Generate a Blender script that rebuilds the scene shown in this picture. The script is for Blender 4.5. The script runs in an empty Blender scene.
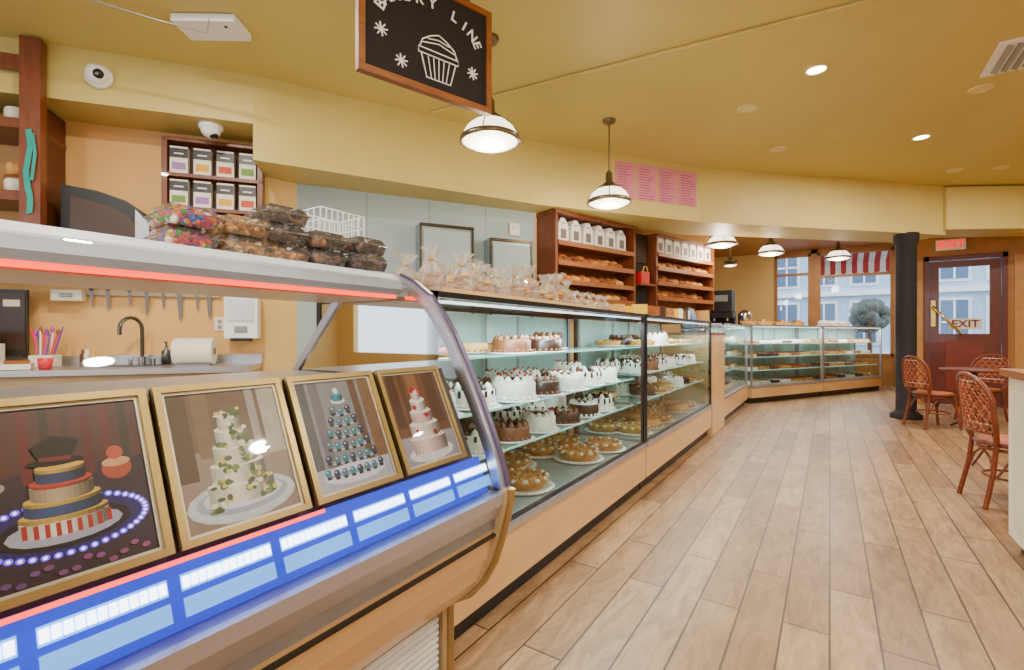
import bpy, math, random
from mathutils import Matrix, Vector
random.seed(7)
R=math.radians
def lin(c):
    c=c/255.0
    return c/12.92 if c<=0.04045 else ((c+0.055)/1.055)**2.4
def C(r,g,b):
    v=[lin(r),lin(g),lin(b)]; l=.2126*v[0]+.7152*v[1]+.0722*v[2]
    v=[max(0.002,l+(x-l)*1.10) for x in v]
    return tuple(min(.95,x**1.10) for x in v)+(1,)

# ---------------------------------------------------------------- materials
MC={}
def mat(name,col,rough=.5,metal=0,emis=None,es=0,var=.08,scale=9,bump=0,coat=0,stretch=(1,1,1)):
    if name in MC: return MC[name]
    m=bpy.data.materials.new(name); m.use_nodes=True
    nt=m.node_tree; b=nt.nodes['Principled BSDF']
    b.inputs['Roughness'].default_value=rough; b.inputs['Metallic'].default_value=metal
    b.inputs['Coat Weight'].default_value=coat
    tc=nt.nodes.new('ShaderNodeTexCoord'); mp=nt.nodes.new('ShaderNodeMapping'); mp.inputs['Scale'].default_value=stretch
    nt.links.new(tc.outputs['Object'],mp.inputs[0])
    n=nt.nodes.new('ShaderNodeTexNoise'); n.inputs['Scale'].default_value=scale; n.inputs['Detail'].default_value=4
    nt.links.new(mp.outputs[0],n.inputs['Vector'])
    cr=nt.nodes.new('ShaderNodeValToRGB')
    cr.color_ramp.elements[0].position=.3; cr.color_ramp.elements[1].position=.7
    cr.color_ramp.elements[0].color=tuple(max(0,x*(1-var)) for x in col[:3])+(1,)
    cr.color_ramp.elements[1].color=tuple(min(1,x*(1+var)) for x in col[:3])+(1,)
    nt.links.new(n.outputs['Fac'],cr.inputs['Fac']); nt.links.new(cr.outputs['Color'],b.inputs['Base Color'])
    if emis: b.inputs['Emission Color'].default_value=emis; b.inputs['Emission Strength'].default_value=es
    if bump:
        bp=nt.nodes.new('ShaderNodeBump'); bp.inputs['Strength'].default_value=bump; bp.inputs['Distance'].default_value=.01
        nt.links.new(n.outputs['Fac'],bp.inputs['Height']); nt.links.new(bp.outputs['Normal'],b.inputs['Normal'])
    MC[name]=m; return m
def glassmat(name,tint=(.97,.99,.98,1),refl=1.0,diff=0,dcol=(1,1,1,1)):
    m=bpy.data.materials.new(name); m.use_nodes=True; nt=m.node_tree; nt.nodes.clear()
    o=nt.nodes.new('ShaderNodeOutputMaterial'); t=nt.nodes.new('ShaderNodeBsdfTransparent'); t.inputs[0].default_value=tint
    g=nt.nodes.new('ShaderNodeBsdfGlossy'); g.inputs['Roughness'].default_value=.02
    fr=nt.nodes.new('ShaderNodeFresnel'); fr.inputs[0].default_value=1.45
    mu=nt.nodes.new('ShaderNodeMath'); mu.operation='MULTIPLY'; mu.inputs[1].default_value=refl; mu.use_clamp=True
    nt.links.new(fr.outputs[0],mu.inputs[0])
    mx=nt.nodes.new('ShaderNodeMixShader'); nt.links.new(mu.outputs[0],mx.inputs[0]); nt.links.new(t.outputs[0],mx.inputs[1]); nt.links.new(g.outputs[0],mx.inputs[2])
    last=mx
    if diff:
        d=nt.nodes.new('ShaderNodeBsdfDiffuse'); d.inputs[0].default_value=dcol
        m2=nt.nodes.new('ShaderNodeMixShader'); m2.inputs[0].default_value=diff
        nt.links.new(mx.outputs[0],m2.inputs[1]); nt.links.new(d.outputs[0],m2.inputs[2]); last=m2
    nt.links.new(last.outputs[0],o.inputs[0]); return m
def emat(name,col,s):
    return mat(name,col,.6,0,col,s,var=.02)

ceil_m=mat('olive_yellow_paint',C(204,189,122),.5,var=.04,scale=1.5)
soff_m=mat('soffit_paint',C(204,187,122),.5,var=.04,scale=1.5)
orange_m=mat('apricot_wall_paint',C(224,180,122),.7,var=.04,scale=2)
tanw_m=mat('tan_wall_paint',C(216,186,130),.7,var=.04,scale=2)
grey_m=mat('grey_green_wall',C(168,182,186),.6,var=.04,scale=2)
wood_red=mat('cherry_wood',C(116,64,36),.4,var=.25,scale=6,stretch=(6,6,.8),coat=.2)
wood_shelf=mat('oak_shelf_wood',C(146,92,50),.45,var=.25,scale=6,stretch=(1,1,8))
wood_tan=mat('maple_panel',C(216,180,134),.4,var=.08,scale=3,stretch=(1,1,6),coat=.2)
wood_trim=mat('window_trim_wood',C(164,118,68),.5,var=.15,scale=4)
black_m=mat('black_paint',C(22,22,24),.4,var=.1)
dark_m=mat('dark_bronze',C(70,62,52),.35,.8)
steel=mat('stainless_steel',C(200,200,204),.28,.9,var=.04)
alum=mat('aluminium_trim',C(190,188,196),.32,.75,var=.03)
silver_d=mat('grey_metal',C(150,150,155),.4,.6)
white_m=mat('white_plastic',C(240,240,238),.4,var=.02)
cream_m=mat('cream_paint',C(232,226,208),.5,var=.03)
blackmetal=mat('case_black_metal',C(34,34,38),.35,.5)
clear=glassmat('clear_glass')
caseglass=glassmat('case_glass',(.93,.985,.975,1),.9)
shelfglass=glassmat('shelf_glass',(.88,.98,.95,1),.8,.14,(.6,.88,.84,1))
plastic=glassmat('clear_plastic',(.96,.97,.97,1),1.3,.04)
cello=glassmat('cellophane',(.96,.96,.96,1),1.8,.18,(1,.98,.93,1))
shade_m=mat('opal_glass',C(255,246,225),.3,0,(1,.9,.74,1),3.2,var=.01)

# ---------------------------------------------------------------- mesh builder
class MB:
    def __init__(s,name,T=None):
        s.n=name;s.v=[];s.f=[];s.m=[];s.sm=[];s.mats=[];s.T=T or Matrix.Identity(4)
    def add(s,vs,fs,mt,smooth=False):
        b=len(s.v)
        for p in vs: s.v.append((s.T@Vector(p))[:])
        if mt not in s.mats: s.mats.append(mt)
        k=s.mats.index(mt)
        for f in fs: s.f.append([b+i for i in f]); s.m.append(k); s.sm.append(smooth)
    def box(s,c,d,mt,rz=0,rx=0,ry=0):
        hx,hy,hz=d[0]/2,d[1]/2,d[2]/2
        M=Matrix.Translation(c)@Matrix.Rotation(rz,4,'Z')@Matrix.Rotation(ry,4,'Y')@Matrix.Rotation(rx,4,'X')
        vs=[M@Vector((x,y,z)) for x in(-hx,hx) for y in(-hy,hy) for z in(-hz,hz)]
        s.add(vs,[(0,1,3,2),(4,6,7,5),(0,4,5,1),(2,3,7,6),(0,2,6,4),(1,5,7,3)],mt)
    def bx(s,x0,x1,y0,y1,z0,z1,mt): s.box(((x0+x1)/2,(y0+y1)/2,(z0+z1)/2),(abs(x1-x0),abs(y1-y0),abs(z1-z0)),mt)
    def lathe(s,c,prof,mt,seg=24,sx=1,sy=1):
        vs=[];fs=[]
        for r,z in prof:
            for i in range(seg):
                a=2*math.pi*i/seg; vs.append((c[0]+r*math.cos(a)*sx,c[1]+r*math.sin(a)*sy,c[2]+z))
        for j in range(len(prof)-1):
            for i in range(seg):
                k=(i+1)%seg; fs.append((j*seg+i,j*seg+k,(j+1)*seg+k,(j+1)*seg+i))
        s.add(vs,fs,mt,True)
    def disc(s,c,r,mt,seg=24): s.add([(c[0]+r*math.cos(2*math.pi*i/seg),c[1]+r*math.sin(2*math.pi*i/seg),c[2]) for i in range(seg)],[tuple(range(seg))],mt)
    def cyl(s,p0,p1,r,mt,r2=None,seg=14,caps=True):
        p0=Vector(p0);p1=Vector(p1); r2=r if r2 is None else r2
        d=(p1-p0).normalized(); a=d.orthogonal().normalized(); b=d.cross(a)
        vs=[];
        for p,rr in((p0,r),(p1,r2)):
            for i in range(seg):
                t=2*math.pi*i/seg; vs.append(p+a*rr*math.cos(t)+b*rr*math.sin(t))
        s.add(vs,[(i,(i+1)%seg,seg+(i+1)%seg,seg+i) for i in range(seg)],mt,True)
        if caps: s.add(vs,[tuple(range(seg)),tuple(range(seg,2*seg))],mt)
    def sph(s,c,r,mt,seg=12,rings=8):
        if not isinstance(r,(tuple,list)): r=(r,r,r)
        vs=[];fs=[]
        for j in range(rings+1):
            ph=math.pi*j/rings
            for i in range(seg):
                t=2*math.pi*i/seg
                vs.append((c[0]+r[0]*math.sin(ph)*math.cos(t),c[1]+r[1]*math.sin(ph)*math.sin(t),c[2]+r[2]*math.cos(ph)))
        for j in range(rings):
            for i in range(seg):
                k=(i+1)%seg; fs.append((j*seg+i,j*seg+k,(j+1)*seg+k,(j+1)*seg+i))
        s.add(vs,fs,mt,True)
    def tube(s,pts,r,mt,seg=6,closed=False):
        pts=[Vector(p) for p in pts]; n=len(pts); vs=[];fs=[]; prev=None
        for i,p in enumerate(pts):
            q0=pts[(i-1)%n] if (closed or i>0) else p; q1=pts[(i+1)%n] if (closed or i<n-1) else p
            d=(q1-q0)
            d=d.normalized() if d.length>1e-9 else Vector((0,0,1))
            a=d.orthogonal().normalized() if prev is None else (prev-d*prev.dot(d)).normalized()
            prev=a; b=d.cross(a)
            for k in range(seg):
                t=2*math.pi*k/seg; vs.append(p+a*r*math.cos(t)+b*r*math.sin(t))
        for i in range(n if closed else n-1):
            j=(i+1)%n
            for k in range(seg):
                l=(k+1)%seg; fs.append((i*seg+k,i*seg+l,j*seg+l,j*seg+k))
        s.add(vs,fs,mt,True)
        if not closed: s.add(vs[:seg],[tuple(range(seg))],mt); s.add(vs[-seg:],[tuple(range(seg))],mt)
    def poly(s,pts,mt): s.add(pts,[tuple(range(len(pts)))],mt)
    def prism(s,pts,ext,mt):
        n=len(pts); e=Vector(ext); a=[Vector(p) for p in pts]; vs=a+[p+e for p in a]
        s.add(vs,[tuple(range(n)),tuple(range(n,2*n))]+[(i,(i+1)%n,n+(i+1)%n,n+i) for i in range(n)],mt)
    def sheet(s,pts,ext,mt,smooth=True):
        n=len(pts); e=Vector(ext); a=[Vector(p) for p in pts]
        s.add(a+[p+e for p in a],[(i,i+1,n+i+1,n+i) for i in range(n-1)],mt,smooth)
    def mesh(s):
        me=bpy.data.meshes.new(s.n); me.from_pydata(s.v,[],s.f)
        for m in s.mats: me.materials.append(m)
        me.polygons.foreach_set('material_index',s.m); me.polygons.foreach_set('use_smooth',s.sm); me.update(); return me
    def done(s,parent=None,bevel=0):
        o=bpy.data.objects.new(s.n,s.mesh()); bpy.context.collection.objects.link(o)
        if bevel:
            b=o.modifiers.new('bevel','BEVEL'); b.width=bevel; b.segments=2; b.limit_method='ANGLE'; b.angle_limit=R(50)
        if parent: o.parent=parent
        return o
def frame(x,y,ang,z=0): return Matrix.Translation((x,y,z))@Matrix.Rotation(ang,4,'Z')
def empty(name):
    e=bpy.data.objects.new(name,None); bpy.context.collection.objects.link(e); return e
def light(name,kind,loc,power,col=(1,.92,.79),size=.15,rot=None,size_y=None,parent=None,spread=None):
    l=bpy.data.lights.new(name,kind); l.energy=power; l.color=col
    if kind=='AREA':
        l.size=size
        if size_y: l.shape='RECTANGLE'; l.size_y=size_y
        else: l.shape='DISK'
        if spread: l.spread=spread
    else: l.shadow_soft_size=size
    o=bpy.data.objects.new(name,l); o.location=loc
    if rot: o.rotation_euler=rot
    bpy.context.collection.objects.link(o)
    if parent: o.parent=parent
    return o

CH=3.35
# ---------------------------------------------------------------- floor
fm=bpy.data.materials.new('wood_plank_tile'); fm.use_nodes=True; nt=fm.node_tree; b=nt.nodes['Principled BSDF']
tc=nt.nodes.new('ShaderNodeTexCoord'); mp=nt.nodes.new('ShaderNodeMapping'); mp.inputs['Rotation'].default_value=(0,0,R(90))
nt.links.new(tc.outputs['Object'],mp.inputs[0])
br=nt.nodes.new('ShaderNodeTexBrick'); br.offset=.37; br.offset_frequency=2; br.squash=1
br.inputs['Scale'].default_value=1; br.inputs['Brick Width'].default_value=1.15; br.inputs['Row Height'].default_value=.165
br.inputs['Mortar Size'].default_value=.0045; br.inputs['Mortar Smooth'].default_value=.3
br.inputs['Color1'].default_value=C(176,148,116); br.inputs['Color2'].default_value=C(146,118,90); br.inputs['Mortar'].default_value=C(82,64,50)
nt.links.new(mp.outputs[0],br.inputs['Vector'])
mp2=nt.nodes.new('ShaderNodeMapping'); mp2.inputs['Scale'].default_value=(5,1.3,1); nt.links.new(tc.outputs['Object'],mp2.inputs[0])
no=nt.nodes.new('ShaderNodeTexNoise'); no.inputs['Scale'].default_value=2.2; no.inputs['Detail'].default_value=10; no.inputs['Roughness'].default_value=.78; no.inputs['Distortion'].default_value=1.2
nt.links.new(mp2.outputs[0],no.inputs['Vector'])
cr=nt.nodes.new('ShaderNodeValToRGB'); cr.color_ramp.elements[0].position=.36; cr.color_ramp.elements[1].position=.62
cr.color_ramp.elements[0].color=(.56,.50,.45,1); cr.color_ramp.elements[1].color=(1.15,1.13,1.10,1); nt.links.new(no.outputs['Fac'],cr.inputs[0])
mu=nt.nodes.new('ShaderNodeMix'); mu.data_type='RGBA'; mu.blend_type='MULTIPLY'; mu.inputs[0].default_value=1
nt.links.new(br.outputs['Color'],mu.inputs[6]); nt.links.new(cr.outputs[0],mu.inputs[7]); nt.links.new(mu.outputs[2],b.inputs['Base Color'])
b.inputs['Roughness'].default_value=.36
f=MB('floor'); f.bx(-7.5,4.6,-3.2,14.5,-.1,0,fm); f.done()

# ---------------------------------------------------------------- ceiling + soffit
f=MB('ceiling'); f.bx(-7.5,4.6,-3.2,9.9,CH,CH+.1,ceil_m); f.done()
f=MB('ceiling_alcove'); f.bx(-7.5,4.6,9.9,14.5,CH,CH+.1,mat('alcove_ceiling_wood',C(176,130,80),.5,var=.15,stretch=(1,8,1))); f.done()
def soffit(name,front,back,z0,z1,mt):
    m=MB(name); n=len(front)
    for i in range(n-1):
        a,b2,c,d=front[i],front[i+1],back[i+1],back[i]
        m.prism([(a[0],a[1],z0),(b2[0],b2[1],z0),(c[0],c[1],z0),(d[0],d[1],z0)],(0,0,z1-z0),mt)
    m.done()
soffit('trim_soffit_recess',[(-6.1,-.55),(-4.76,1.12),(-3.98,2.13)],[(-6.5,-.25),(-5.12,1.38),(-4.4,2.35)],2.95,CH,soff_m)
soffit('trim_soffit_counter',[(-3.98,2.13),(-3.5,3.04),(-2.69,4.63),(-1.39,6.47),(1.4,9.27)],[(-4.35,2.45),(-3.95,3.25),(-3.05,4.75),(-1.9,7.0),(1.0,9.75)],2.65,CH,soff_m)
soffit('trim_soffit_entry',[(1.4,9.20),(4.5,11.0)],[(1.05,9.75),(4.2,11.4)],2.72,CH-.02,soff_m)

# ---------------------------------------------------------------- walls
aW=math.atan2(.794,.608); WT=frame(-4.32,2.42,aW)
aG=math.atan2(2.2,1.34); GT=frame(-4.26,2.7,aG)
aS=math.atan2(.954,.3); ST=frame(-2.92,4.9,aS)
w=MB('wall_sink',WT); w.bx(-4.6,0,0,.12,0,CH,orange_m); w.done()
w=MB('wall_pillar',frame(-4.32,2.42,math.atan2(.28,.06))); w.bx(0,.29,0,.15,0,CH,tanw_m); w.done()
w=MB('wall_grey',GT); w.bx(0,2.58,0,.12,0,CH,grey_m)
for x in(.65,1.3,1.95): w.bx(x-.003,x+.003,-.004,0,0,CH,silver_d)
w.done()
w=MB('wall_shelves',ST); w.bx(0,4.0,0,.12,0,CH,orange_m); w.done()
w=MB('wall_right'); w.bx(4.5,4.6,-3.2,11,0,CH,tanw_m); w.done()
w=MB('wall_behind'); w.bx(-7.5,4.6,-3.2,-3.1,0,.9,tanw_m); w.bx(-7.5,4.6,-3.2,-3.1,2.9,CH,tanw_m)  # unseen wall; its openings are added to let sky light in
for x in(-7.2,-4.2,-1.2,1.8,4.4): w.bx(x-.25,x+.25,-3.2,-3.1,.9,2.9,tanw_m)
w.done()
w=MB('wall_left'); w.bx(-7.5,-7.4,-3.1,14.4,0,CH,tanw_m); w.done()
w=MB('wall_windows'); Yw=14.3
w.bx(-7.4,-1.2,Yw,Yw+.15,0,CH,tanw_m); w.bx(-.40,-.25,Yw,Yw+.15,0,CH,wood_trim); w.bx(-1.2,1.4,Yw,Yw+.15,0,.7,wood_trim); w.bx(-1.2,1.4,Yw,Yw+.15,3.25,CH,wood_trim); w.done()
def window(name,x0,x1,z0,z1,y,mull,trans):
    m=MB(name)
    t=.06
    m.bx(x0,x0+t,y-.03,y+.08,z0,z1,wood_trim); m.bx(x1-t,x1,y-.03,y+.08,z0,z1,wood_trim)
    m.bx(x0,x1,y-.03,y+.08,z0,z0+t,wood_trim); m.bx(x0,x1,y-.03,y+.08,z1-t,z1,wood_trim)
    for x in mull: m.bx(x-.03,x+.03,y-.02,y+.07,z0+t,z1-t,wood_trim)
    for z in trans: m.bx(x0+t,x1-t,y-.02,y+.07,z-.03,z+.03,wood_trim)
    m.poly([(x0+t,y+.03,z0+t),(x1-t,y+.03,z0+t),(x1-t,y+.03,z1-t),(x0+t,y+.03,z1-t)],clear); m.done()
window('window_1',-1.2,-.40,.7,3.25,Yw,[],[2.75])
window('window_2',-.25,1.25,.7,3.25,Yw,[],[2.66])
w=MB('wall_entry_return'); w.bx(1.25,1.4,11.15,14.45,0,CH,wood_trim); w.done()
w=MB('wall_door'); Yd=11.0
w.bx(1.2,1.38,Yd,Yd+.15,0,CH,wood_trim); w.bx(2.42,4.6,Yd,Yd+.15,0,CH,wood_trim); w.bx(1.38,2.42,Yd,Yd+.15,2.56,CH,wood_trim)
for x0,x1 in((1.22,1.36),(2.5,3.2)): w.bx(x0,x1,Yd-.02,Yd,.1,2.5,mat('panel_wood',C(186,140,88),.45,var=.12))
w.done()
m=MB('door_1'); dw=mat('red_door_wood',C(100,40,28),.35,var=.2,stretch=(5,5,.6),coat=.3)
m.bx(1.38,1.44,Yd-.03,Yd+.12,0,2.56,dw); m.bx(2.36,2.42,Yd-.03,Yd+.12,0,2.56,dw); m.bx(1.38,2.42,Yd-.03,Yd+.12,2.48,2.56,dw)
m.bx(1.45,1.58,Yd+.02,Yd+.07,0.01,2.47,dw); m.bx(2.22,2.35,Yd+.02,Yd+.07,0.01,2.47,dw)
m.bx(1.58,2.22,Yd+.02,Yd+.07,2.36,2.47,dw); m.bx(1.58,2.22,Yd+.02,Yd+.07,.01,1.22,dw)
m.bx(1.66,2.14,Yd+.005,Yd+.02,.25,1.1,mat('red_panel',C(118,50,34),.4,var=.15))
m.poly([(1.58,Yd+.045,1.22),(2.22,Yd+.045,1.22),(2.22,Yd+.045,2.36),(1.58,Yd+.045,2.36)],clear)
brass=mat('brass',C(220,190,120),.25,.9)
m.tube([(1.50,Yd+.02,1.70),(1.50,Yd-.06,1.67),(1.85,Yd-.06,1.22),(1.85,Yd+.02,1.2)],.02,brass,8)
m.bx(1.47,1.53,Yd-.0,Yd+.02,1.35,1.8,brass)
m.bx(1.7,2.12,Yd+.0,Yd+.03,1.3,1.48,cream_m); door=m.done()
def text(s,M,size,mt,parent,name,ext=.001,bold=.003):
    c=bpy.data.curves.new(name,'FONT'); c.body=s; c.size=size; c.align_x='CENTER'; c.align_y='CENTER'; c.extrude=ext; c.offset=bold
    c.materials.append(mt); o=bpy.data.objects.new(name,c); o.matrix_world=M; bpy.context.collection.objects.link(o)
    if parent: o.parent=parent
    return o
X90=Matrix.Rotation(R(90),4,'X')
text('EXIT',Matrix.Translation((1.91,Yd-.005,1.385))@X90,.17,mat('dark_red_letters',C(110,20,20),.5),door,'lettering')
m=MB('exit_sign'); m.box((1.72,Yd-.04,2.74),(.38,.05,.18),white_m); es=m.done(bevel=.005)
text('EXIT',Matrix.Translation((1.72,Yd-.07,2.74))@X90,.17,emat('exit_red',(1,.01,.005,1),1.2),es,'lettering',bold=.006)

# ---------------------------------------------------------------- outside
m=MB('outdoor_street'); m.bx(-25,25,14.6,40,-.15,-.05,mat('asphalt',C(120,124,130),.9)); m.done()
m=MB('building_facade'); fc=mat('facade_pale_blue',C(196,212,232),.8,var=.08); wh=mat('white_window_trim',C(250,250,252),.6); wg=mat('facade_window',C(96,120,150),.2)
m.bx(-12,18,24,25,0,10,fc)
for i in range(22):
    x=-11+i*1.35
    for z in(.9,3.3,5.9):
        m.bx(x-.48,x+.48,23.9,24,z-.1,z+1.7,wh); m.bx(x-.38,x+.38,23.86,23.9,z,z+1.6,wg); m.bx(x-.03,x+.03,23.84,23.9,z,z+1.6,wh); m.bx(x-.38,x+.38,23.84,23.9,z+.75,z+.82,wh)
for z in(.3,2.8,5.4): m.bx(-12,18,23.75,24,z,z+.2,wh)
m.done()
m=MB('striped_awning'); red=mat('awning_red',C(176,64,66),.8); aw=mat('awning_white',C(225,222,222),.8)
x=-.35;i=0
while x<1.6:
    q=red if i%2 else aw
    m.poly([(x,14.5,3.5),(x+.12,14.5,3.5),(x+.12,15.7,3.12),(x,15.7,3.12)],q); m.poly([(x,15.7,3.12),(x+.12,15.7,3.12),(x+.12,15.7,2.86),(x+.06,15.7,2.82),(x,15.7,2.86)],q); x+=.12;i+=1
m.done()
m=MB('clipped_bush'); lf=mat('bush_leaves',C(112,120,116),.9,var=.5,scale=30,bump=1)
for k in range(60):
    a=random.uniform(0,6.28);ph=random.uniform(.1,2.9);q=.34
    m.sph((.95+q*math.sin(ph)*math.cos(a),17+q*math.sin(ph)*math.sin(a),1.75+q*math.cos(ph)),.17,lf,8,6)
m.cyl((.95,17,-.05),(.95,17,1.5),.06,wood_red); m.lathe((.95,17,-.05),[(0.001,0),(.3,0),(.38,.5),(.33,.5),(0.001,.45)],fc); m.done()

# ---------------------------------------------------------------- ceiling fixtures
nick=mat('brushed_nickel',C(132,120,100),.3,.85)
def pendant(x,y,zb,r=.21,small=False,power=36):
    m=MB('pendant_lamp',Matrix.Translation((x,y,zb)))
    H=CH-zb
    m.lathe((0,0,H),[(0.001,-.035),(.05,-.035),(.065,-.015),(.065,0)],nick)
    m.cyl((0,0,r*1.15),(0,0,H-.03),.008,nick,seg=8)
    k=r/.21
    m.lathe((0,0,0),[(.018,.32*k),(.035,.29*k),(.035,.21*k),(.05,.20*k),(.06,.17*k),(.10,.155*k),(.125,.14*k),(.13,.13*k)],nick)
    dome=shade_m if not small else nick
    m.lathe((0,0,0),[(.128*k,.132*k),(.17*k,.095*k),(.195*k,.05*k),(.205*k,.012*k)],dome,32)
    m.lathe((0,0,0),[(.207*k,.03*k),(.218*k,.022*k),(.218*k,-.008*k),(.205*k,-.012*k),(.2*k,.01*k),(.207*k,.03*k)],nick,32)
    m.lathe((0,0,0),[(.2*k,0),(.15*k,-.025*k),(.08*k,-.04*k),(0.001,-.045*k)],shade_m,32)
    for i in range(4):
        a=i*math.pi/2+.4
        m.tube([(.045*k*math.cos(a),.045*k*math.sin(a),.2*k),(.14*k*math.cos(a),.14*k*math.sin(a),.135*k),(.205*k*math.cos(a),.205*k*math.sin(a),.05*k),(.214*k*math.cos(a),.214*k*math.sin(a),0)],.005,nick,5)
    o=m.done()
    light('bulb','POINT',(x,y,zb-.16*k),power,col=(1,.86,.64),size=.1,parent=o)
pendant(-2.05,2.81,2.60); pendant(-1.84,4.54,2.52); pendant(-1.38,7.9,2.58); pendant(-.88,9.73,2.66); pendant(.14,11.48,2.72)
pendant(-1.49,9.35,2.45,.11,True,8)
trimw=mat('downlight_trim',C(225,212,160),.5)
def downlight(x,y,on=True,r=.07,p=60):
    m=MB('ceiling_downlight'); z=CH
    m.lathe((x,y,z),[(r*1.25,0),(r*1.25,-.008),(r,-.01),(r*.95,-.002)],trimw,24)
    m.disc((x,y,z-.003),r*.96,emat('lamp_glow',(1,.93,.78,1),25) if on else trimw)
    o=m.done()
    if on: light('lamp','AREA',(x,y,z-.02),p,size=.14,parent=o)
for p in[(-.09,4.6),(.83,6.8)]: downlight(*p,p=64)
for p in[(-.65,5.02),(-.49,6.33),(1.83,8.6),(1.36,8.4),(1.1,5.75)]: downlight(*p,on=False)  # unlit; the last one takes the place of a ceiling speaker
for p in[(.3,1.0),(-1.0,-.8),(2.2,2.6),(2.8,5.2),(2.6,8.0),(-3.0,-.6),(1.2,-1.6),(-3.1,1.0),(0,12.6),(-3.6,9)]: downlight(*p,p=64)  # extra downlights out of view, added to brighten the room
m=MB('air_vent_diffuser',frame(1.32,5.2,0,CH))
m.bx(-.28,.28,-.28,.28,-.012,0,white_m)
for i in range(8): m.box((-.21+i*.06,0,-.02),(.045,.46,.004),mat('vent_slat',C(150,150,145),.5),ry=R(30))
m.done()
m=MB('ceiling_conduit'); m.tube([(.75,3.9,CH-.012),(.08,3.8,CH-.012),(-1.87,3.56,CH-.012),(-3.2,3.42,CH-.012)],.013,mat('conduit_paint',C(206,190,126),.5),8)
for x in(.3,-.4,-1.1,-1.8): m.box((x,3.82+(x-.08)*.12,CH-.01),(.03,.05,.02),ceil_m)
m.done()
m=MB('wifi_router',frame(-3.55,1.62,R(35),CH)); m.box((0,0,-.03),(.42,.22,.05),white_m); m.box((.12,-.05,-.057),(.02,.02,.004),black_m); m.done(bevel=.02)
m=MB('network_cable'); m.tube([(-3.45,1.55,CH-.05),(-3.42,1.53,CH-.16),(-3.6,1.3,CH-.13),(-3.9,.8,CH-.08),(-4.1,.3,CH-.01)],.004,silver_d); m.done()
def domecam(T,name='dome_security_camera'):
    m=MB(name,T)
    m.lathe((0,0,0),[(0.001,0),(.09,0),(.09,.03),(.075,.045)],white_m); m.lathe((0,0,.04),[(.075,0),(.07,.03),(.05,.055),(.02,.068),(0.001,.07)],white_m)
    m.sph((.02,-.01,.085),(.04,.04,.03),black_m); m.sph((.025,-.02,.112),(.012,.012,.006),silver_d); m.done()
nrm=Vector((.79,-.613,0))
Rn=nrm.to_track_quat('Z','Y').to_matrix().to_4x4()
domecam(Matrix.Translation(Vector((-4.61,1.31,3.15)))@Rn)
domecam(Matrix.Translation((-4.30,1.95,2.95))@Matrix.Rotation(math.pi,4,'X'))
aS2=math.atan2(6.47-4.63,1.30)
for i in range(4):
    m=MB('pink_menu_sheet',frame(-2.69,4.63,aS2)); pk=mat('pink_paper',C(212,140,160),.8,var=.03); pl=mat('pink_print',C(160,90,112),.8)
    x=.98+i*.31; m.bx(x,x+.28,-.008,-.002,2.84,3.27,pk)
    for j in range(12): m.bx(x+.03,x+.03+random.uniform(.12,.22),-.0095,-.008,3.21-j*.032,3.218-j*.032,pl)
    m.done()

# ---------------------------------------------------------------- hanging chalkboard
aB=math.atan2(.76,.25); BT=frame(-1.93,1.54,aB,2.5)
SH=.60
m=MB('hanging_chalkboard_sign',BT); cb=mat('chalkboard',C(34,28,28),.8,var=.15); ch=mat('chalk',C(245,245,240),.9)
m.bx(.03,.77,-.008,.012,.03,SH-.03,cb)
for a in((0,.8,0,.035),(0,.8,SH-.035,SH)): m.bx(a[0],a[1],-.02,.02,a[2],a[3],wood_shelf)
m.bx(0,.035,-.02,.02,.035,SH-.035,wood_shelf); m.bx(.765,.8,-.02,.02,.035,SH-.035,wood_shelf)
for x in(.15,.65): m.cyl((x,0,SH),(x,0,CH-2.5),.006,dark_m,seg=6)
y=-.012
def ln(pts,r=.004): m.tube([(p[0],y,p[1]) for p in pts],r,ch,5)
cx=.45;cz=.10;q=.82
def cl(pts,r=.0035): ln([(cx+a*q,cz+b3*q) for a,b3 in pts],r)
cl([(-.13,.13),(-.09,-.02),(.09,-.02),(.13,.13)],.004)
for k in(-.08,-.04,0,.04,.08): cl([(k*.7,-.015),(k,.12)],.003)
cl([(-.15,.13),(.15,.13),(.15,.165),(-.15,.165),(-.15,.13)])
cl([(-.14,.17),(-.12,.22),(-.06,.26),(0,.285),(.06,.26),(.12,.22),(.14,.17)],.004)
cl([(-.12,.2),(0,.225),(.12,.2)]); cl([(-.08,.235),(0,.25),(.08,.235)])
for ax,az in((.12,.24),(.23,.12),(.67,.20)):
    for k in range(4):
        t=k*math.pi/4+.2; ln([(ax-.035*math.cos(t),az-.035*math.sin(t)),(ax+.035*math.cos(t),az+.035*math.sin(t))],.0045)
sg=m.done()
s='BAKERY LINE'
for i,c in enumerate(s):
    if c==' ': continue
    t=R(168-i*15.6-(4 if i>6 else 0)+(0 if i<6 else 8)); x=.41+.30*math.cos(t); z=.33+.16*math.sin(t)
    tg=math.atan2(-.16*math.cos(t),.30*math.sin(t))
    text(c,BT@Matrix.Translation((x,-.012,z))@X90@Matrix.Rotation(tg,4,'Z'),.08,ch,sg,'chalk_letter',bold=.0015)

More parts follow.
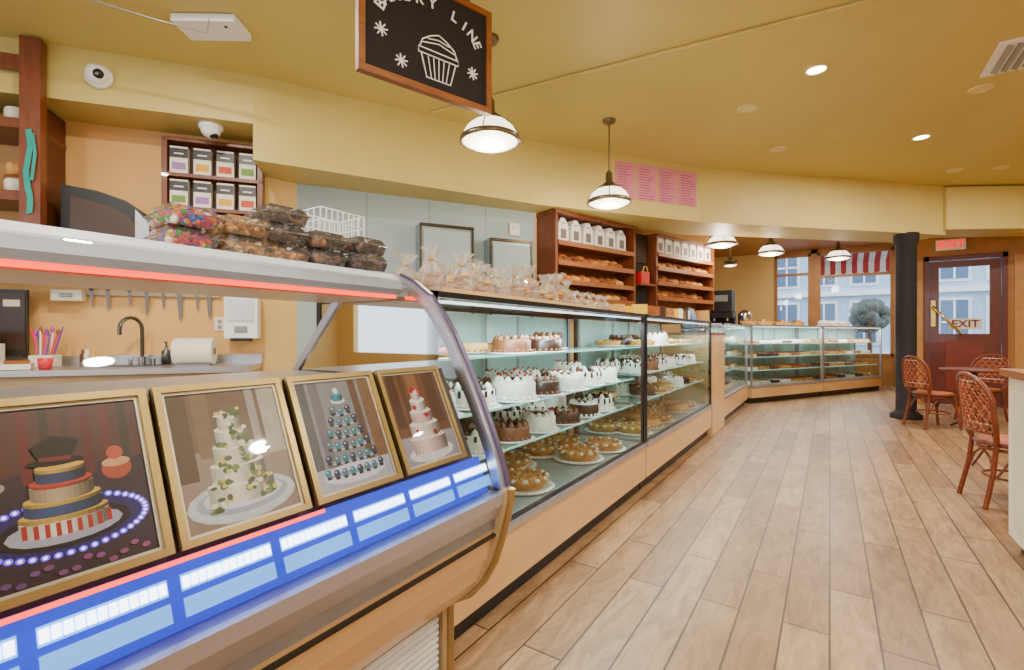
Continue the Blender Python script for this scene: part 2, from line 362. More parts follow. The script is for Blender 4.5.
# ---------------------------------------------------------------- deli case (curved glass)
Y1=1.2; Y0=-1.7
prof=[(1.27,1.405),(1.2,1.375),(1.127,1.325),(1.07,1.262),(1.017,1.19),(.965,1.095),(.915,.996),(.88,.92),(.849,.848),(.825,.78),(.815,.735)]
E=lambda D,z,y:(-D,y,z)
dl=empty('curved_glass_display_case')
m=MB('front_glass'); m.sheet([E(D+.004,z,Y0) for D,z in prof],(0,Y1-Y0-.01,0),clear); m.done(dl)
m=MB('end_glass'); m.poly([E(D+.02,z,Y1-.012) for D,z in prof]+[E(1.0,.76,Y1-.012),E(1.9,.80,Y1-.012),E(1.9,1.05,Y1-.012),E(1.6,1.35,Y1-.012)],clear); m.done(dl)
def band(m,pf,wd,y0,y1,mt):
    pin=[]
    for i,(D,z) in enumerate(pf):
        a=pf[max(0,i-1)];b2=pf[min(len(pf)-1,i+1)]; dx,dz=b2[0]-a[0],b2[1]-a[1]; l=math.hypot(dx,dz); pin.append((D-dz/l*wd,z+dx/l*wd))
    for i in range(len(pf)-1):
        q=[pf[i],pf[i+1],pin[i+1],pin[i]]
        m.prism([E(D,z,y0) for D,z in q],(0,y1-y0,0),mt)
m=MB('end_trim')
band(m,[(p[0]-.006,p[1]+.006) for p in prof],.034,Y1-.03,Y1+.012,alum)
band(m,[(p[0]-.012,p[1]+.012) for p in prof],.012,Y1-.012,Y1+.006,mat('purple_grey_trim',C(104,96,122),.3,.5))
m.prism([E(1.9,1.05,Y1-.02),E(1.86,1.05,Y1-.02),E(1.57,1.34,Y1-.02),E(1.61,1.35,Y1-.02)],(0,.03,0),alum)
m.done(dl)
m=MB('header'); zt=1.412
hp=[(1.24,1.338),(1.225,1.356),(1.232,1.384),(1.27,zt),(1.66,zt),(1.66,1.338)]
hd=mat('header_white',C(214,220,228),.3,var=.02,coat=.3)
m.prism([E(D,z,Y0) for D,z in hp],(0,Y1-Y0-.03,0),hd)
m.bx(-1.62,-1.28,Y0,Y1-.05,1.323,1.338,mat('header_underside',C(190,160,132),.3))
m.bx(-1.262,-1.246,Y0,Y1-.04,1.326,1.338,emat('red_led',(1,.05,.012,1),3.5))
bl=mat('blue_print',C(60,100,190),.5)
m.bx(-1.45,-1.275,.18,.52,zt,zt+.0015,white_m)
for k in range(5): m.bx(-1.285-k*.012-.004,-1.285-k*.012+.003,.2+k*.012,.50-k*.012,zt+.0015,zt+.003,bl)
m.done(dl)
m=MB('body')
bp=[(.85,.70),(.84,.62),(.86,.53),(.90,.45),(.97,.37),(1.06,.32),(1.9,.32),(1.9,.70)]
m.prism([E(D,z,Y0) for D,z in bp],(0,Y1-Y0-.03,0),wood_tan)
m.prism([E(D,z,Y0) for D,z in[(1.06,.32),(1.06,.02),(1.9,.02),(1.9,.32)]],(0,Y1-Y0-.03,0),wood_tan)
m.bx(-1.9,-1.1,Y0,Y1-.06,0,.02,black_m)
m.bx(-1.9,-.85,Y0,Y1-.03,.70,.72,mat('deck_dark',C(60,66,84),.4))
m.prism([E(D,z,Y0) for D,z in[(.80,.735),(.806,.70),(.83,.655),(.86,.655),(.86,.735)]],(0,Y1-Y0,0),alum)
m.prism([E(D,z,Y0) for D,z in[(.835,.652),(.838,.62),(.87,.62),(.87,.652)]],(0,Y1-Y0-.03,0),silver_d)
m.bx(-.86,-.832,Y0,Y1-.03,.598,.606,black_m); m.bx(-.862,-.838,Y0,Y1-.03,.652,.656,black_m)
for i in range(13):
    z=.04+i*.021; m.box((-1.052,.98,z),(.02,.34,.012),white_m,ry=R(25))
m.bx(-1.06,-1.05,.8,1.16,.02,.32,silver_d)
m.done(dl)
m=MB('end_panel')
ep=[(.80,.74),(.803,.70),(.815,.65),(.835,.58),(.86,.51),(.90,.44),(.96,.375),(1.04,.325),(1.04,0),(1.9,0),(1.9,.80),(1.0,.76)]
m.prism([E(D,z,Y1-.03) for D,z in ep],(0,.03,0),mat('end_panel_tan',C(190,166,128),.45))
m.tube([E(D-.004,z,Y1) for D,z in ep[:9]],.012,mat('gold_edge',C(170,144,98),.35,.5),8)
m.done(dl)
m=MB('interior_shelf')
m.prism([E(.905,.825,Y0),E(1.03,1.095,Y0),E(1.045,1.09,Y0),E(.92,.81,Y0)],(0,Y1-Y0-.05,0),mat('slope_panel',C(90,84,84),.4,.3))
m.bx(-1.9,-1.04,Y0,Y1-.04,1.035,1.055,steel); m.bx(-1.9,-1.86,Y0,Y1-.04,.7,1.04,steel)
m.done(dl)
m=MB('led_panel')
blue=mat('blue_led_panel',(.006,.05,.5,1),.5,0,(.001,.05,1,1),.62)
m.prism([E(.846,.738,Y0),E(.884,.835,Y0),E(.9,.83,Y0),E(.862,.73,Y0)],(0,Y1-Y0-.05,0),blue)
yy=.013-.168*9
wl=emat('led_white',(.8,.9,1,1),7); wb=mat('led_pale_blue',C(120,180,255),.4,0,(.12,.42,1,1),1.3)
def onp(f,o=.003): return (.846+.038*f-o, .738+.097*f+o*.4)
while yy<Y1-.1:
    for s0 in range(12):
        a=onp(.56);b2=onp(.73); y2=yy+.002+s0*.0123; m.poly([E(a[0],a[1],y2),E(a[0],a[1],y2+.0105),E(b2[0],b2[1],y2+.0105),E(b2[0],b2[1],y2)],wl)
    a=onp(.52,.0015);b2=onp(.77,.0015); m.poly([E(a[0],a[1],yy),E(a[0],a[1],yy+.150),E(b2[0],b2[1],yy+.150),E(b2[0],b2[1],yy)],wb)
    a=onp(.14);b2=onp(.42); m.poly([E(a[0],a[1],yy),E(a[0],a[1],yy+.150),E(b2[0],b2[1],yy+.150),E(b2[0],b2[1],yy)],wb)
    yy+=.168
a=onp(.97);m.tube([E(a[0],a[1],Y0),E(a[0],a[1],.62)],.004,emat('red_led',(1,.06,.02,1),4))
m.done(dl)

# framed photographic prints leaning on the slope
gold=mat('gilt_frame',C(200,174,120),.3,.6); silvf=mat('inner_frame',C(225,220,205),.35,.4)
sl=Vector((-(1.018-.900),0,1.092-.838)); up=sl.normalized(); right=Vector((0,1,0)); out=right.cross(up)
if out.x<0: out=-out
def fcol(r,g,b,e=0):
    r,g,b=[int(max(0,min(255,round(v/6)*6))) for v in(r,g,b)]
    return mat('print_%d_%d_%d'%(r,g,b),C(r,g,b),.35,0,C(r,g,b) if e else None,e,var=.1,scale=40,coat=.7)
def picture(y0,wd,draw,H=.285):
    M=Matrix(((right.x,up.x,out.x,-.892),(right.y,up.y,out.y,y0),(right.z,up.z,out.z,.842),(0,0,0,1)))
    m=MB('framed_cake_photo',M); t=.012
    m.bx(0,wd,0,H,.0,.008,black_m)
    for a in((0,wd,0,t),(0,wd,H-t,H),(0,t,t,H-t),(wd-t,wd,t,H-t)): m.bx(a[0],a[1],a[2],a[3],.0,.018,gold)
    t2=t+.005
    for a in((t,wd-t,t,t2),(t,wd-t,H-t2,H-t),(t,t2,t2,H-t2),(wd-t2,wd-t,t2,H-t2)): m.bx(a[0],a[1],a[2],a[3],.0,.012,silvf)
    st=[0]
    W2=wd-2*t2;H2=H-2*t2
    def P(pts,col):
        st[0]+=1; m.poly([(t2+W2*min(max(u,0),1),t2+H2*min(max(v,0),1),.0085+st[0]*.00001) for u,v in pts],fcol(*col))
    def rect(u0,u1,v0,v1,col,cv=.0):
        n=8; top=[(u0+(u1-u0)*i/n,v1-cv*math.sin(math.pi*i/n)) for i in range(n,-1,-1)]; bot=[(u0+(u1-u0)*i/n,v0-cv*math.sin(math.pi*i/n)) for i in range(n+1)]; P(bot+top,col)
    def ell(u,v,ru,rv,col,n=16): P([(u+ru*math.cos(2*math.pi*i/n),v+rv*math.sin(2*math.pi*i/n)) for i in range(n)],col)
    def tier(u,wr,v0,v1,col,cv=.03):  # printed cake tier; light and shade painted into its strips and top
        n=12
        for i in range(n):
            a0=-1+2*i/n;a1=-1+2*(i+1)/n; am=(a0+a1)/2; sh=1-.42*abs(am-(-.25))**1.6
            f0=math.sqrt(max(0,1-a0*a0));f1=math.sqrt(max(0,1-a1*a1))
            P([(u+wr*a0,v0-cv*f0),(u+wr*a1,v0-cv*f1),(u+wr*a1,v1-cv*f1),(u+wr*a0,v1-cv*f0)],tuple(c*sh for c in col))
        ell(u,v1,wr,cv,tuple(min(255,c*1.06+6) for c in col),20)
    draw(P,rect,ell,tier); m.done()
def d1(P,rect,ell,tier):
    rect(0,1,0,1,(56,44,58)); rect(0,1,.62,1,(84,54,54))
    for i in range(9): rect(i*.11,i*.11+.05,.55+.03*(i%3),1,(60+14*(i%4),42+6*(i%3),50))
    rect(0,.22,.45,.62,(30,30,50)); ell(.83,.56,.09,.07,(176,84,64)); ell(.83,.60,.085,.03,(214,170,130)); ell(.83,.66,.05,.045,(190,96,80)); ell(.20,.56,.05,.03,(170,150,150))
    ell(.52,.28,.46,.17,(40,36,104))
    for i in range(44):
        a=i*math.pi/22
        ell(.52+.44*math.cos(a),.28+.155*math.sin(a),.024,.018,(110,80,235,1.0),8); ell(.52+.44*math.cos(a),.28+.155*math.sin(a),.012,.009,(228,216,255,2.0),8)  # emission makes the printed LED dots glow; no lamp stands here
    ell(.52,.27,.35,.11,(20,20,34)); ell(.52,.265,.3,.08,(170,170,184))
    tier(.52,.23,.26,.34,(226,220,212))
    for i in range(9):
        a=-.95+i*.235; u=.52+.23*a; f0=.03*math.sqrt(max(0,1-a*a)); P([(u,.26-f0),(u+.025,.26-f0),(u+.025,.335-f0),(u,.335-f0)],(168,52,50))
    tier(.52,.23,.34,.365,(190,160,90)); tier(.52,.2,.37,.43,(64,84,128)); tier(.52,.2,.43,.45,(200,168,92)); tier(.52,.165,.455,.53,(186,170,144)); tier(.52,.165,.53,.545,(170,66,56))
    tier(.52,.13,.55,.61,(58,74,114),.02); tier(.52,.13,.61,.63,(196,164,90),.02)
    ell(.50,.66,.15,.025,(14,13,16)); P([(.42,.67),(.58,.66),(.64,.78),(.50,.82),(.38,.76)],(26,24,28)); P([(.42,.67),(.58,.66),(.59,.685),(.42,.695)],(120,40,48))
    for i in range(14): ell(.08+i*.065,.05+.03*math.sin(i*1.7),.025,.015,(104+i*4,84,134))
def d2(P,rect,ell,tier):
    rect(0,1,0,1,(150,134,122)); rect(0,1,.55,1,(112,88,72)); rect(0,.16,.35,1,(92,70,56)); rect(.2,.34,.5,1,(128,100,78)); rect(.7,.78,.5,1,(164,156,148)); rect(.82,1,.45,1,(180,172,164)); ell(.5,.16,.49,.16,(206,208,214)); ell(.5,.17,.42,.11,(170,176,186)); ell(.5,.19,.36,.09,(220,224,228))
    z=.16
    for w2,h in((.30,.13),(.245,.13),(.195,.125),(.15,.115),(.11,.1)):
        tier(.5,w2,z,z+h,(226,222,206),.03); z+=h+.012
    rnd=random.Random(3)
    path=[(.26,.14),(.34,.17),(.68,.15),(.74,.2),(.3,.28),(.36,.31),(.62,.3),(.42,.4),(.38,.45),(.6,.46),(.58,.53),(.42,.57),(.55,.65),(.6,.6),(.46,.72),(.5,.80),(.55,.83),(.44,.82),(.66,.36),(.7,.28),(.56,.24)]
    for u,v in path:
        for k in range(5): ell(u+rnd.uniform(-.05,.05),v+rnd.uniform(-.03,.03),rnd.uniform(.015,.04),rnd.uniform(.012,.026),rnd.choice([(86,110,56),(122,140,74),(216,196,116),(236,230,206),(64,90,48)]),9)
def d3(P,rect,ell,tier):
    rect(0,1,0,1,(136,136,146)); rect(0,.12,.2,1,(92,88,98)); rect(.16,.28,.2,1,(112,108,118)); rect(.7,.8,.2,1,(104,78,66)); rect(.84,1,.2,1,(124,94,78)); rect(0,1,0,.2,(186,188,198)); ell(.5,.12,.42,.09,(222,224,232))
    for j,(n,wd,v) in enumerate(((8,.36,.15),(7,.31,.27),(6,.26,.39),(5,.21,.50),(4,.16,.61),(3,.1,.71))):
        ell(.5,v-.03,wd+.03,.025,(206,208,216)); ell(.5,v-.025,wd+.02,.02,(150,154,168))
        for i in range(n):
            u=.5-wd+2*wd*i/(n-1); dv=-.02*math.sqrt(max(0,1-((u-.5)/wd)**2)); rect(u-.028,u+.028,v-.045+dv,v+dv,(40,36,50)); ell(u,v+.01+dv,.04,.034,[(52,130,152),(40,62,96),(84,120,140)][(i+j)%3]); ell(u-.008,v+.022+dv,.012,.008,(216,226,232),8)
    ell(.5,.80,.1,.03,(220,225,232)); tier(.5,.07,.81,.87,(60,140,164),.015); ell(.5,.9,.035,.03,(226,232,236))
def d4(P,rect,ell,tier):
    rect(0,1,0,1,(112,80,60)); rect(0,1,0,.3,(164,158,166)); rect(.05,.2,.4,1,(76,52,42)); rect(.26,.34,.35,1,(92,64,50)); rect(.72,.95,.4,1,(90,62,48)); rect(.4,.6,.75,1,(146,110,80)); ell(.5,.1,.42,.1,(222,220,230)); z=.1
    for i,(w2,h) in enumerate(((.33,.17),(.27,.15),(.2,.13),(.14,.12),(.09,.09))):
        tier(.5,w2,z,z+h,[(232,206,204),(238,228,224)][i%2],.03)
        for k in range(13):
            a=-1+2*k/12; ell(.5+w2*a,z+.012-.03*math.sqrt(max(0,1-a*a)),.018,.012,(246,246,246),8)
        z+=h+.006
    rnd=random.Random(5)
    for u,v in((.5,.82),(.44,.79),(.56,.79),(.4,.62),(.58,.5),(.34,.34),(.66,.3)):
        for k in range(3): ell(u+rnd.uniform(-.02,.02),v+rnd.uniform(-.015,.015),.032,.024,rnd.choice([(180,48,58),(150,34,46),(206,90,96)]),10)
picture(.095,.25,d1); picture(.355,.235,d2); picture(.605,.235,d3); picture(.855,.235,d4); picture(-.165,.245,d2)

# ---------------------------------------------------------------- goods on deli header
def clamshell(x,y,z,cols,wx=.16,wy=.14,h=.055,r=.011,n=60,rz=0,name='clear_food_container'):
    m=MB(name,frame(x,y,rz,z)); a,b2=wx/2,wy/2; k=.86
    vb=[(-a*k,-b2*k,0.002),(a*k,-b2*k,0.002),(a*k,b2*k,0.002),(-a*k,b2*k,0.002)]; vt=[(-a,-b2,h*.6),(a,-b2,h*.6),(a,b2,h*.6),(-a,b2,h*.6)]; vl=[(-a*.8,-b2*.8,h),(a*.8,-b2*.8,h),(a*.8,b2*.8,h),(-a*.8,b2*.8,h)]
    m.add(vb+vt+vl,[(0,1,2,3)]+[(i,(i+1)%4,4+(i+1)%4,4+i) for i in range(4)]+[(4+i,4+(i+1)%4,8+(i+1)%4,8+i) for i in range(4)]+[(8,9,10,11)],plastic)
    m.tube(vt,.0025,plastic,5,True)
    for i in range(n):
        c=random.choice(cols); rr=r*random.uniform(.8,1.1)
        m.sph((random.uniform(-a*.8,a*.8),random.uniform(-b2*.8,b2*.8),rr+.003+random.uniform(0,max(.001,h*.9-2*rr))),(rr,rr,rr*random.uniform(.8,1)),c,8,5)
    return m.done()
cand=[mat('candy_%d'%i,C(*c),.3,var=.02) for i,c in enumerate([(225,50,45),(245,200,45),(60,165,75),(45,100,205),(235,125,35),(200,60,145),(245,238,230)])]
nuts=[mat('nut_%d'%i,C(*c),.7,var=.15,scale=60) for i,c in enumerate([(214,164,100),(230,194,136),(180,126,74)])]
choc=[mat('choc_%d'%i,C(*c),.5,var=.2,scale=60) for i,c in enumerate([(74,42,28),(96,58,38),(54,32,24),(150,110,80)])]
for k,(y,cols,lv,r,n,x) in enumerate([(.565,cand,2,.010,190,-1.40),(.70,nuts,2,.010,150,-1.40),(.83,nuts,1,.010,150,-1.40),(.82,choc,3,.013,40,-1.40),(.95,choc,2,.015,50,-1.38),(1.08,choc,2,.015,50,-1.33)]):
    for j in range(lv):
        if k==3 and j<1: continue
        clamshell(x+random.uniform(-.008,.008),y,zt+.002+j*.056,cols,.15 if k<5 else .12,.122,.054,r,n,random.uniform(-.06,.06))
m=MB('wire_basket')
xs=(-1.56,-1.42);ys=(.985,1.165);z0=zt+.004;z1=1.63
for z in[z0+i*(z1-z0)/5 for i in range(6)]:
    m.tube([(xs[0],ys[0],z),(xs[1],ys[0],z),(xs[1],ys[1],z),(xs[0],ys[1],z)],.0024,white_m,5,True)
for i in range(9):
    y=ys[0]+(ys[1]-ys[0])*i/8; m.tube([(xs[1],y,z1),(xs[1],y,z0),(xs[0],y,z0),(xs[0],y,z1)],.0024,white_m,5)
for i in range(5):
    x=xs[0]+(xs[1]-xs[0])*i/4; m.tube([(x,ys[0],z1),(x,ys[0],z0),(x,ys[1],z0),(x,ys[1],z1)],.0024,white_m,5)
m.done()

# ---------------------------------------------------------------- sink wall furniture (local W frame; room side is -y)
m=MB('work_counter',WT); m.bx(-3.6,-.02,-.65,-.01,.91,.95,steel); m.bx(-3.6,-.02,-.62,-.01,.08,.91,mat('under_counter',C(170,150,120),.5)); m.bx(-3.5,-.1,-.56,-.05,0,.08,black_m)
m.bx(-3.6,-.02,-.03,-.01,.95,1.03,steel)
m.bx(-1.15,-.65,-.5,-.14,.951,.956,silver_d); m.bx(-1.11,-.69,-.46,-.18,.9561,.958,black_m); m.done()
chrome=mat('chrome',C(190,190,195),.15,.95)
m=MB('gooseneck_faucet',WT); pts=[(-.9,-.12,.952),(-.9,-.12,1.25)]+[(-.9-.05*(1-math.cos(t)),-.12-.075*(1-math.cos(t)),1.25+.09*math.sin(t)) for t in[i*math.pi/8 for i in range(1,9)]]+[(-1.0,-.27,1.2)]
m.tube(pts,.015,mat('dark_chrome',C(110,108,106),.2,.9),8); m.cyl((-.9,-.12,.952),(-.9,-.12,1.02),.028,chrome); m.cyl((-.82,-.12,.952),(-.82,-.12,1.0),.015,chrome); m.box((-.8,-.12,1.01),(.08,.02,.015),chrome); m.cyl((-.98,-.12,.952),(-.98,-.12,1.0),.015,chrome); m.box((-1.0,-.12,1.01),(.08,.02,.015),chrome); m.done()
m=MB('soap_dispenser_bottle',WT); m.lathe((-.72,-.15,.952),[(0.001,0),(.035,0),(.035,.11),(.012,.13),(.012,.16)],mat('steel_bottle',C(110,110,112),.3,.8)); m.tube([(-.72,-.15,1.11),(-.72,-.15,1.14),(-.72,-.2,1.14)],.006,black_m); m.done()
m=MB('knife_rack',WT); m.bx(-1.35,-.35,-.03,-.002,1.53,1.57,mat('rack_steel',C(170,150,126),.4,.4))
for i,(x,l,wd) in enumerate([(-1.28,.13,.025),(-1.17,.16,.03),(-1.02,.12,.022),(-.9,.2,.03),(-.78,.14,.025),(-.66,.24,.045),(-.53,.15,.025),(-.44,.22,.04)]):
    m.prism([(x-wd/2,-.034,1.56),(x+wd/2,-.034,1.56),(x+wd/2,-.034,1.56-l*.8),(x,-.034,1.56-l)],(0,.003,0),mat('knife_steel',C(120,112,106),.3,.7))
    m.box((x,-.036,1.61),(.022,.018,.09),[black_m,wood_red,black_m,wood_red,silver_d][i%5])
m.done()
m=MB('paper_towel_dispenser',WT); m.box((-.16,-.1,1.36),(.26,.18,.38),white_m); m.box((-.16,-.195,1.42),(.2,.01,.2),mat('light_grey_plastic',C(214,218,222),.3)); m.box((-.16,-.195,1.25),(.1,.01,.06),silver_d); m.box((-.16,-.15,1.16),(.16,.1,.03),black_m); m.done(bevel=.02)
m=MB('wall_outlet',WT); m.box((-.36,-.006,1.3),(.08,.01,.12),cream_m); m.box((-.36,-.013,1.32),(.03,.004,.03),silver_d); m.box((-.36,-.013,1.27),(.03,.004,.03),silver_d); m.done()
m=MB('soap_wall_dispenser',WT); m.box((-1.42,-.05,1.52),(.2,.09,.09),cream_m); m.box((-1.42,-.1,1.52),(.08,.01,.03),silver_d); m.done(bevel=.012)
m=MB('paper_towel_roll',WT); m.cyl((-.62,-.28,1.065),(-.34,-.28,1.065),.11,cream_m,seg=24); m.cyl((-.625,-.28,1.065),(-.335,-.28,1.065),.03,wood_shelf,seg=16); m.bx(-.6,-.36,-.36,-.2,.952,.962,silver_d); m.done()
m=MB('utensil_caddy',WT); m.box((-1.50,-.2,1.0),(.14,.14,.09),cream_m)
for i in range(11): m.cyl((-1.55+i*.010,-.2+random.uniform(-.03,.03),1.03),(-1.60+i*.020,-.18,1.22+random.uniform(-.04,.05)),.006,[cand[0],cand[5],mat('purple_plastic',C(120,70,150),.5),white_m][i%4],seg=6)
for i in range(5): m.sph((-1.57+i*.035,-.18,1.22+.02*(i%2)),(.014,.008,.03),[cand[5],wood_shelf,MC['purple_plastic']][i%3],8,6)
m.done()
m=MB('red_cup',WT); m.lathe((-1.36,-.5,.952),[(0.001,0),(.035,0),(.045,.08),(.04,.08),(.033,.01)],mat('pink_red_plastic',C(215,40,70),.4)); m.done()
m=MB('spice_bottles',WT)
for i,(x,c) in enumerate([(-1.26,cream_m),(-1.2,nuts[0]),(-1.28,choc[1]),(-.56,cand[6])]): m.lathe((x,-.15-.05*(i%2),.952),[(0.001,0),(.026,0),(.026,.09),(.014,.11),(.016,.13),(0.001,.132)],c,14)
m.done()
m=MB('napkin_stack',WT); m.box((-1.52,-.5,.975),(.16,.14,.04),cream_m,rz=.3); m.box((-1.52,-.5,1.008),(.13,.12,.02),wood_shelf,rz=.5); m.done()
m=MB('paper_box_stack',WT)
m.box((-1.83,-.35,1.045),(.2,.25,.18),cream_m); m.box((-1.83,-.35,1.19),(.18,.2,.09),wood_shelf,rz=.1); m.done()
m=MB('menu_board',WT); m.box((-1.72,-.15,1.30),(.18,.03,.5),black_m); m.bx(-1.80,-1.64,-.17,-.166,1.09,1.52,mat('menu_art',C(60,40,36),.4)); m.bx(-1.77,-1.67,-.173,-.17,1.42,1.47,cream_m); m.bx(-1.8,-1.64,-.2,-.1,1.03,1.05,black_m); m.done()
m=MB('coffee_grinder',WT); m.box((-2.15,-.3,1.152),(.22,.26,.4),black_m); m.lathe((-2.15,-.3,1.35),[(.05,0),(.1,.16),(.1,.18),(0.001,.18)],mat('smoke',C(60,60,66),.2)); m.box((-2.15,-.44,1.2),(.12,.02,.12),silver_d); m.done(bevel=.008)
m=MB('wooden_wall_rack',WT); x0,x1,z0,z1=-.74,-.02,2.0,2.86
for x in(x0,x1): m.bx(x-.02,x+.02,-.14,-.002,z0,z1,wood_red)
for z in(z0,2.28,2.56,z1): m.bx(x0-.02,x1+.02,-.14,-.002,z-.015,z+.015,wood_red)
m.bx(x0,x1,-.012,-.003,z0,z1,mat('rack_back',C(84,46,30),.6))
lab=[C(200,90,60),C(120,150,80),C(160,120,180),C(220,170,60)]
for r in range(3):
    for c in range(4):
        x=x0+.1+c*.173; z=z0+.018+r*.28
        m.bx(x-.065,x+.065,-.12,-.05,z,z+.225,mat('bag_white',C(232,226,208),.5)); m.bx(x-.066,x+.066,-.122,-.12,z+.13,z+.21,black_m)
        m.bx(x-.05,x+.05,-.1225,-.12,z+.03,z+.09,mat('label_%d'%((c+r)%4),lab[(c+r)%4],.6)); m.bx(x-.035,x+.035,-.1235,-.122,z+.16,z+.17,white_m)
m.done()
m=MB('tall_wooden_shelf_unit',WT); xr=-1.42
m.bx(xr-.07,xr+.05,-.54,-.46,1.7,3.33,wood_red); m.bx(-2.9,-2.82,-.54,-.46,1.7,3.33,wood_red); m.bx(xr-.06,xr-.03,-.46,-.03,1.7,2.93,mat('dark_side_panel',C(96,52,30),.5,var=.2))
for z in(1.75,2.20,2.72): m.bx(-2.85,xr-.03,-.46,-.02,z-.02,z+.02,wood_red); m.bx(-2.85,xr-.03,-.50,-.46,z-.035,z+.035,wood_red)
m.bx(-2.85,xr-.03,-.52,-.47,3.1,3.2,wood_red)
m.done()
m=MB('shelf_jars',WT)
for z in(2.22,2.74):
    for i in range(5):
        x=xr-.17-i*.2; m.lathe((x,-.35,z+.002),[(0.001,0),(.07,0),(.075,.1),(.07,.12)],cream_m,14); 
        if z<2.5: m.lathe((x,-.35,z+.122),[(.075,0),(.075,.025),(0.001,.03)],wood_shelf,14); m.lathe((x,-.35,z+.155),[(0.001,0),(.06,0),(.065,.08),(0.001,.09)],nuts[i%3],14)
m.done()
m=MB('hanging_teal_ribbon',WT); tl=mat('teal_cloth',C(50,150,140),.8)
m.sheet([(xr-.03+.012*math.sin(i*.9),-.55-.006*(i%2),2.66-i*.06) for i in range(11)],(.035,.0,.01),tl); m.sheet([(xr-.0,-.552,2.64),(xr+.02,-.56,2.5),(xr+.0,-.56,2.3)],(.02,0,0),tl); m.done()
m=MB('wall_shelf_bracket',WT); m.bx(-1.34,-.76,-.4,-.002,1.84,1.87,wood_red); m.bx(-1.3,-1.27,-.3,-.002,1.7,1.84,wood_red); m.bx(-.86,-.83,-.3,-.002,1.7,1.84,wood_red); m.done()
m=MB('bread_bin',WT); pf=[(-.56,0),(-.02,0),(-.02,.2),(-.06,.3),(-.16,.37),(-.34,.43),(-.56,.46)]
pf=[(-1.32+(p[0]+.56),p[1]+1.872) for p in pf]
m.prism([(x,-.38,z) for x,z in pf],(0,.32,0),black_m)
pi=[(-1.26,1.90),(-.86,1.90),(-.86,2.06),(-.91,2.13),(-1.02,2.19),(-1.26,2.25)]
m.prism([(x,-.386,z) for x,z in pi],(0,.01,0),mat('bin_dark_panel',C(70,52,42),.3)); m.prism([(-.85,-.39,1.89),(-.77,-.39,1.89),(-.77,-.39,2.08),(-.85,-.39,2.17)],(0,.01,0),steel); m.done(bevel=.008)

# ---------------------------------------------------------------- grey wall fixtures
m=MB('upright_freezer',GT); fz=mat('freezer_steel',C(150,162,164),.4,.3)
for x0,x1,zt2 in((1.15,1.74,2.36),(1.93,2.46,2.27)):
    m.bx(x0,x1,-.16,-.006,.0,zt2,fz); m.bx(x0+.04,x1-.04,-.175,-.16,1.3,zt2-.06,grey_m)
    m.bx(x0,x1,-.18,-.16,zt2-.03,zt2,dark_m); m.bx(x0,x0+.02,-.18,-.16,.1,zt2,dark_m); m.bx(x1-.02,x1,-.18,-.16,.1,zt2,dark_m)
m.done()
m=MB('thermostat_box',GT); m.box((2.3,-.02,2.42),(.12,.03,.14),cream_m); m.box((2.3,-.037,2.44),(.07,.004,.05),silver_d); m.done()

# ---------------------------------------------------------------- bread shelves (ST frame)
loaf=[mat('bread_%d'%i,C(*c),.7,var=.2,scale=25,bump=.3) for i,c in enumerate([(190,126,68),(160,94,48),(212,160,98),(130,74,38)])]
def breadshelf(x0,x1,levels,ztop,zbot):
    m=MB('wooden_bread_shelf',ST); wd=wood_shelf
    for x in(x0,x1): m.bx(x-.02,x+.02,-.32,-.004,zbot,ztop,wood_red)
    m.bx(x0,x1,-.02,-.005,zbot,ztop,wood_shelf); m.bx(x0-.03,x1+.03,-.34,-.004,ztop-.04,ztop,wood_red)
    for z in levels:
        m.bx(x0+.02,x1-.02,-.30,-.02,z-.015,z,wd); m.bx(x0+.02,x1-.02,-.335,-.32,z-.03,z+.025,wd)
    m.done()
    m=MB('bread_loaves',ST)
    for z in levels[:-1]:
        x=x0+.12
        while x<x1-.1:
            rr=random.uniform(.06,.09); lc=random.choice(loaf); m.sph((x,-.17,z+.052),(rr,.11,.05),lc,12,8)
            for k in(-.04,0,.04): m.box((x,-.17+k,z+.1-abs(k)*.15),(rr,.01,.006),loaf[2],rz=.5)
            m.sph((x+.02,-.1,z+.11),(rr*.9,.07,.04),random.choice(loaf),10,6); x+=rr*2.1
    m.done()
    z=levels[-1]; m=MB('packaged_flour_bags',ST); x=x0+.15
    bw=mat('bag_paper',C(232,232,228),.6,var=.05)
    while x<x1-.1:
        m.prism([(x-.085,-.28,z+.002),(x+.085,-.28,z+.002),(x+.08,-.28,z+.22),(x+.03,-.27,z+.30),(x-.03,-.27,z+.30),(x-.08,-.28,z+.22)],(0,.12,0),bw)
        m.bx(x-.045,x+.045,-.283,-.28,z+.06,z+.17,mat('bag_label',C(120,110,104),.6)); m.bx(x-.04,x+.04,-.276,-.27,z+.235,z+.245,wood_red); x+=.215
    m.done()
breadshelf(.05,1.5,[1.62,1.82,2.04,2.27],2.635,1.55)
breadshelf(2.0,3.55,[1.72,1.93,2.14,2.34],2.62,1.6)
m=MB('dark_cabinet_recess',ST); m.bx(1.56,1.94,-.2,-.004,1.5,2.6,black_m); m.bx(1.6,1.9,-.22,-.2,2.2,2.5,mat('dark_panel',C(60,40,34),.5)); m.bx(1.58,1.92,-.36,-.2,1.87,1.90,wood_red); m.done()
m=MB('red_gift_bag',ST); m.bx(1.62,1.80,-.34,-.23,1.902,2.06,mat('gift_red',C(190,24,24),.5)); m.tube([(1.65,-.34,2.06),(1.68,-.34,2.13),(1.73,-.34,2.13),(1.76,-.34,2.06)],.005,cand[1]); m.done()

